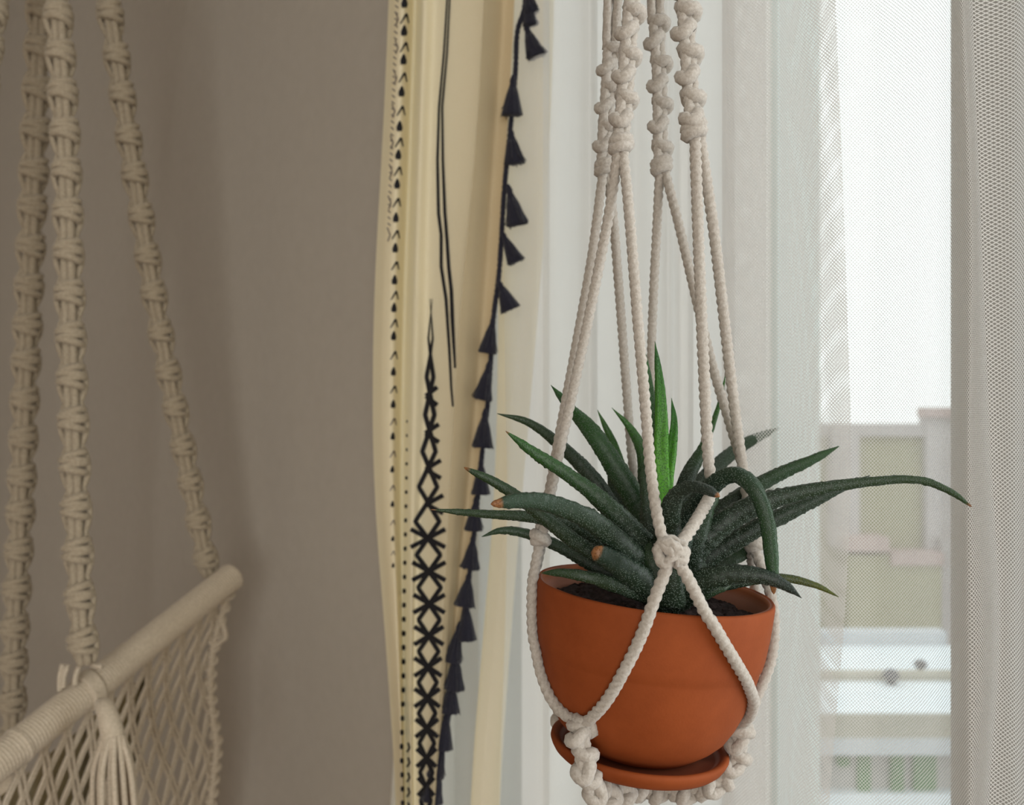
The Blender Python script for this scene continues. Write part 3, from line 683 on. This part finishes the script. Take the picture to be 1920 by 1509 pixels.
LEAVES = [
 # left side
 ([(1240,1085,.465),(1150,1040,.46),(1085,990,.455),(1000,969,.45),(900,962,.445),(808,955,.44)], [34,32,28,24,17,9], dict(brown=.02, c1=(.03,.06,.022))),
 ([(1240,1095,.435),(1180,1035,.418),(1110,975,.405),(1040,945,.40),(985,936,.395),(920,945,.39)], [60,52,46,42,38,24], dict(tip='blunt', brown=.05, c1=(.03,.062,.035))),
 ([(1235,1100,.445),(1160,1060,.43),(1085,1018,.425),(1000,952,.42),(935,907,.42),(870,876,.42)], [40,34,32,30,24,13], dict(brown=.025, tip='blunt')),
 ([(1235,1110,.475),(1130,1068,.48),(1050,1024,.487),(985,999,.49),(940,994,.49),(903,1006,.49)], [28,27,27,24,19,9], dict(c1=(.03,.07,.03))),
 ([(1245,1090,.435),(1190,1005,.425),(1130,938,.42),(1065,888,.42),(1000,846,.42),(948,808,.42)], [78,62,44,32,26,12], dict(c1=G2, brown=.02)),
 ([(1235,1060,.485),(1170,985,.495),(1115,900,.50),(1060,842,.505),(995,793,.51),(932,775,.51)], [36,38,36,28,19,8], dict(c1=MD, rough=.03)),
 ([(1240,1050,.48),(1205,960,.485),(1165,890,.487),(1115,815,.49),(1070,765,.50),(1033,722,.475)], [60,52,46,36,18,6], dict(c0=(.016,.055,.014), c1=G2, rough=.03)),
 ([(1240,1040,.51),(1190,950,.515),(1165,880,.52),(1145,820,.53),(1120,768,.53)], [30,28,24,18,6], dict(c1=GR, rough=.03)),
 ([(1245,1060,.505),(1175,990,.51),(1155,930,.515),(1147,885,.52),(1143,850,.52)], [30,28,26,22,12], dict(rough=.03)),
 ([(1245,1050,.50),(1215,930,.505),(1205,850,.51),(1180,800,.515),(1147,764,.515)], [40,34,30,20,5], dict(c1=GR, rough=.03)),
 # centre
 ([(1245,1030,.47),(1228,900,.475),(1224,800,.48),(1215,710,.485),(1203,640,.49)], [36,32,20,18,6], dict(c0=MD, c1=(.05,.14,.04), rough=.03)),
 ([(1247,1000,.462),(1240,880,.465),(1240,790,.468),(1236,710,.47),(1228,640,.472)], [24,30,27,20,5], dict(c0=BR, c1=(.025,.12,.015), dots=.5, rough=.02, groove=.5)),
 ([(1250,1000,.466),(1252,900,.468),(1260,840,.472),(1264,790,.475),(1259,746,.478)], [14,22,22,16,4], dict(c0=BR, c1=(.03,.14,.02), dots=.5, rough=.02, groove=.5)),
 ([(1235,1080,.46),(1222,1000,.462),(1215,930,.465),(1207,870,.47)], [50,44,30,20], dict(c0=DK, c1=MD)),
 # right, behind
 ([(1262,1010,.49),(1285,905,.50),(1318,840,.51),(1343,775,.52),(1357,720,.525),(1360,698,.525)], [36,34,28,15,8,4], dict(c1=GR, rough=.03)),
 ([(1270,1020,.51),(1310,915,.53),(1350,868,.55),(1400,830,.572),(1460,802,.60)], [34,32,28,22,8], dict(c1=(.03,.08,.03), rough=.03)),
 ([(1275,1060,.50),(1310,1010,.515),(1350,975,.535),(1400,945,.56),(1450,915,.585)], [44,44,40,30,10], dict(c1=(.03,.08,.03), rough=.03)),
 ([(1270,1050,.485),(1320,985,.487),(1380,935,.488),(1450,893,.489),(1520,862,.488),(1574,836,.487)], [44,42,36,30,24,10], dict(c1=(.03,.085,.025))),
 ([(1270,1070,.455),(1330,1000,.45),(1400,952,.447),(1500,922,.444),(1620,903,.44),(1720,899,.437),(1780,920,.435),(1822,950,.434)], [54,52,48,36,25,19,16,11], dict(brown=.02, tip='blunt', c1=(.03,.065,.02))),
 ([(1275,1085,.465),(1340,1035,.463),(1420,988,.46),(1510,945,.458),(1590,908,.456),(1632,891,.455)], [44,42,38,32,22,7], dict(c1=(.025,.05,.025))),
 ([(1270,1100,.485),(1320,1074,.485),(1370,1044,.487),(1398,1032,.488),(1412,1032,.488)], [46,46,42,36,28], dict(tip='blunt')),
 # drooping hooks in front
 ([(1268,1040,.445),(1290,975,.44),(1330,915,.43),(1375,888,.42),(1415,915,.412),(1437,970,.41),(1446,1040,.41),(1451,1114,.41)], [46,44,40,34,34,30,26,17], dict(brown=.075, tip='blunt', c0=(.012,.028,.017), c1=(.022,.07,.02), rough=.03)),
 ([(1256,1060,.425),(1252,990,.415),(1264,935,.405),(1292,912,.398),(1322,916,.392),(1350,931,.388)], [66,58,46,34,26,18], dict(brown=.03, tip='blunt', c1=(.018,.03,.022))),
 ([(1285,1060,.455),(1300,1000,.45),(1318,950,.447),(1345,918,.447)], [70,64,50,30], dict(c1=MD)),
 # low right
 ([(1265,1120,.43),(1320,1086,.418),(1380,1074,.412),(1435,1080,.408),(1475,1098,.406),(1503,1121,.405)], [60,56,46,36,28,9], dict(c1=(.016,.028,.02))),
 ([(1290,1110,.455),(1400,1088,.455),(1470,1083,.453),(1530,1097,.45),(1573,1119,.448)], [26,24,20,16,7], dict(c1=(.09,.11,.012), rough=.03)),
 ([(1255,1125,.43),(1300,1110,.425),(1340,1100,.42),(1370,1098,.42)], [60,48,36,16], dict()),
 # low left
 ([(1250,1125,.43),(1205,1090,.418),(1160,1056,.41),(1112,1030,.402)], [68,60,50,36], dict(tip='blunt', brown=.05, c1=(.016,.036,.022))),
 ([(1235,1120,.425),(1170,1100,.415),(1110,1082,.41),(1055,1073,.412),(1013,1074,.415)], [40,36,30,22,9], dict(brown=.02)),
 ([(1250,1130,.425),(1235,1080,.42),(1222,1040,.42),(1218,1010,.425)], [70,60,44,14], dict(brown=.06)),
 ([(1258,1130,.42),(1262,1085,.415),(1268,1050,.415),(1280,1030,.42)], [56,48,34,14], dict()),
]
for p, w, kw in LEAVES: leaf(p, w, **kw)

# ------------------------------------------------------------------ macrame plant hanger
hg = thing('plant_hanger', P(1205, 1490, .46), 'white knotted cotton cord plant hanger holding the terracotta pot', 'plant hanger')
ring = np.array([P(1215, 0, .465)[0], .465, 2.12])
RC = .0024
RR2 = np.array([q[1] for q in outer[:-1]]); RA2 = np.array([q[0] for q in outer[:-1]])
def outside(c, r):
    c = np.array(c); rel = c-C0; ax = -(rel@up); rad = rel+np.outer(ax, up); rr = np.linalg.norm(rad, axis=1)
    Rm = np.interp(ax/U, np.r_[-30, -12, RA2[:-1], 278, 284, 322, 330], np.r_[0, 215, RR2[:-1], 120, 168, 165, 0])*U+r*.95
    Rm[ax < -12*U] = 0
    k = np.where((rr < Rm) & (rr > 1e-6), Rm/np.maximum(rr, 1e-6), 1.0); k = np.convolve(np.r_[[k[0]]*4, k, [k[-1]]*4], np.ones(9)/9, 'valid') if len(k) > 9 else k
    k2 = np.where(rr*k < Rm, Rm/np.maximum(rr, 1e-6), k)
    return C0-np.outer(ax, up)+rad*k2[:, None]
def hc(name, *paths, r=RC):
    mb = MB()
    for p in paths: cord(mb, [q if isinstance(q, np.ndarray) else P(*q) for q in p], r, fix=outside)
    return mb.build(name, M_cord, hg)
# four braided upper lengths
for pts, up_, kw in (
    ([(1145,92,.487),(1140,180,.486),(1135,250,.485),(1133,315,.484)], (1150,-120,.485), dict(a=.0030, b=.0028, r=.0029, pitch=.0105)),
    ([(1192,-60,.437),(1184,20,.436),(1177,100,.435),(1171,190,.434),(1163,272,.433)], (1195,-120,.44), dict(a=.0031, b=.0029, r=.0031, pitch=.0105)),
    ([(1230,42,.497),(1237,150,.496),(1238,240,.496),(1240,312,.495)], (1225,-120,.495), dict(a=.0033, b=.003, r=.0032, pitch=.0115)),
    ([(1283,-60,.447),(1285,20,.447),(1291,110,.446),(1296,180,.445),(1301,245,.444)], (1275,-120,.447), dict(a=.0036, b=.0032, r=.0034, pitch=.0108))):
    mb = MB(); sinnet(mb, [P(*q) for q in pts], turn=.12, **kw)
    a = P(*pts[0]); b = ring
    for sg in (-1, 1): cord(mb, [a+np.array([sg*.0022, 0, 0]), a+(b-a)*.35+np.array([sg*.004, 0, 0]), a+(b-a)*.75+np.array([sg*.002, 0, 0]), b], RC, step=.003, seg=9)
    mb.build('braid', M_cord, hg)
mb = MB(); loop(mb, ring, np.array([0,1.,0]), np.array([1.,0,0]), np.array([0,0,1.]), .018, .018, 0, .0035, 32, 10)
cord(mb, [ring+np.array([0,0,.018]), ring+np.array([0,0,.2]), np.array([ring[0], ring[1], 2.5])], .003, step=.004, seg=9)
mb.build('hanging_loop', M_cord, hg)
KL, KF, KR, KB = P(1013,1008,.458), P(1258,1036,.396), P(1414,1018,.478), P(1235,1020,.54)
# long pairs of cords
hc('cord', [(1131,322,.484),(1110,480,.48),(1080,650,.475),(1052,800,.468),(1030,920,.462),KL+np.array([-.001,.002,.001])])
hc('cord', [(1159,282,.433),(1142,400,.438),(1107,580,.446),(1075,730,.452),(1042,880,.456),KL+np.array([.001,-.001,.001])])
hc('cord', [(1138,322,.486),(1150,410,.493),(1162,560,.505),(1174,720,.517),(1187,880,.53),(1205,960,.537),KB])
hc('cord', [(1168,282,.433),(1180,400,.43),(1196,600,.424),(1210,760,.418),(1220,880,.412),(1234,975,.402),KF+np.array([-.002,0,.001])])
hc('cord', [(1237,318,.495),(1232,420,.502),(1225,560,.512),(1221,700,.522),(1225,880,.533),KB])
hc('cord', [(1246,318,.495),(1275,430,.492),(1310,580,.489),(1340,700,.487),(1370,800,.485),(1393,880,.483),(1403,950,.481),KR+np.array([-.001,0,.001])])
hc('cord', [(1303,252,.444),(1308,400,.444),(1314,560,.443),(1321,720,.443),(1328,860,.442),(1335,915,.436),(1318,955,.418),(1290,1000,.404),KF+np.array([.002,0,.001])], r=.00265)
hc('cord', [(1312,252,.446),(1338,430,.452),(1358,600,.459),(1374,740,.465),(1390,860,.471),(1402,940,.475),KR+np.array([.001,-.001,.001])], r=.0026)
# knots at the pot's rim
def wrap_knot(ctr, size, ax):
    mb = MB(); ball_knot(mb, ctr, size, ax); return mb.build('knot', M_cord, hg)
wrap_knot(KL, .0052, (.1, 0, 1)); wrap_knot(KR, .0052, (-.1, 0, 1)); wrap_knot(KB, .0052, (0, 0, 1))
mb = MB()   # the front overhand knot, seen close
k = KF; r_ = .0024
for pts in (
    [(-.0052,-.0005,.0038),(-.0056,-.0022,-.0008),(-.0036,-.0034,-.0046),(-.0002,-.0042,-.0014),(.0024,-.0042,.0006),(.0050,-.0028,.0008),(.0060,.0002,-.0010),(.0052,.0024,-.0030)],
    [(-.0052,-.0004,.0040),(-.0022,-.0030,.0050),(.0014,-.0036,.0030),(.0040,-.0030,-.0006),(.0052,-.0012,-.0034),(.0040,.0016,-.0046)],
    [(-.0040,.0014,.0044),(.0000,.0022,.0052),(.0048,.0008,.0030),(.0060,-.0010,.0000),(.0044,-.0034,-.0026),(.0008,-.0042,-.0030)],
    [(-.0044,.0018,-.0030),(-.0058,.0008,.0004),(-.0046,-.0018,.0036),(-.0016,-.0036,.0018),(.0008,-.0044,-.0004)]):
    cord(mb, [k+np.array(q) for q in pts], .0023, seg=12, step=.0009)
sphere(mb, k, .0036, 8, 10)
mb.build('knot', M_cord, hg)
# lower cords around the pot
GL, GR_, GBL, GBR = P(1090,1358,.424), P(1386,1368,.452), P(1060,1330,.500), P(1350,1370,.505)
hc('cord', [KL+np.array([0,0,-.002]),(1004,1060,.456),(998,1110,.455),(1003,1180,.454),(1022,1255,.449),(1050,1320,.438),GL+np.array([-.002,0,0])], r=.0025)
hc('cord', [KL+np.array([.001,.002,-.002]),(1004,1075,.466),(1000,1130,.476),(1010,1200,.49),(1035,1270,.50),GBL], r=.0024)
hc('cord', [KF+np.array([-.001,-.001,-.002]),(1247,1072,.395),(1228,1120,.396),(1205,1185,.399),(1172,1255,.405),(1138,1315,.413),GL+np.array([.004,0,.001])], r=.0026)
hc('cord', [KF+np.array([.001,-.001,-.002]),(1283,1072,.3955),(1310,1125,.3985),(1335,1180,.406),(1358,1250,.420),(1374,1310,.437),GR_+np.array([-.001,0,.001])], r=.0026)
hc('cord', [KR+np.array([0,0,-.002]),(1428,1065,.474),(1445,1115,.47),(1452,1165,.467),(1446,1235,.463),(1420,1305,.458),GR_+np.array([.002,0,.001])], r=.0026)
hc('cord', [KR+np.array([-.001,.002,-.002]),(1410,1070,.492),(1418,1120,.502),(1428,1180,.505),(1424,1250,.503),(1396,1325,.50),GBR])
hc('cord', [KB,(1240,1120,.535),(1190,1220,.53),(1120,1290,.515),GBL]); hc('cord', [KB,(1270,1120,.535),(1300,1220,.53),(1330,1310,.52),GBR])
# gathered braids passing under the saucer
bot = P(1205, 1478, .462)
def under(g, *mid):
    mb = MB(); sinnet(mb, [g]+[P(*q) for q in mid]+[bot], pitch=.0068, a=.0036, b=.0032, r=.0031, turn=.25, tilt=.0020, endknot=False)
    loop(mb, g+np.array([0,0,.0005]), np.array([0,0,1.]), np.array([1.,0,0]), np.array([0,1.,0]), .0046, .0034, .001, .0027)
    return mb.build('gathered_braid', M_cord, hg)
under(GL, (1091,1395,.419), (1098,1440,.418), (1112,1476,.422), (1150,1487,.438))
under(GR_, (1386,1405,.453), (1374,1440,.452), (1345,1470,.450), (1290,1484,.454))
under(GBL, (1062,1370,.503), (1085,1405,.50), (1140,1450,.48)); under(GBR, (1340,1400,.503), (1310,1430,.495), (1260,1460,.475))
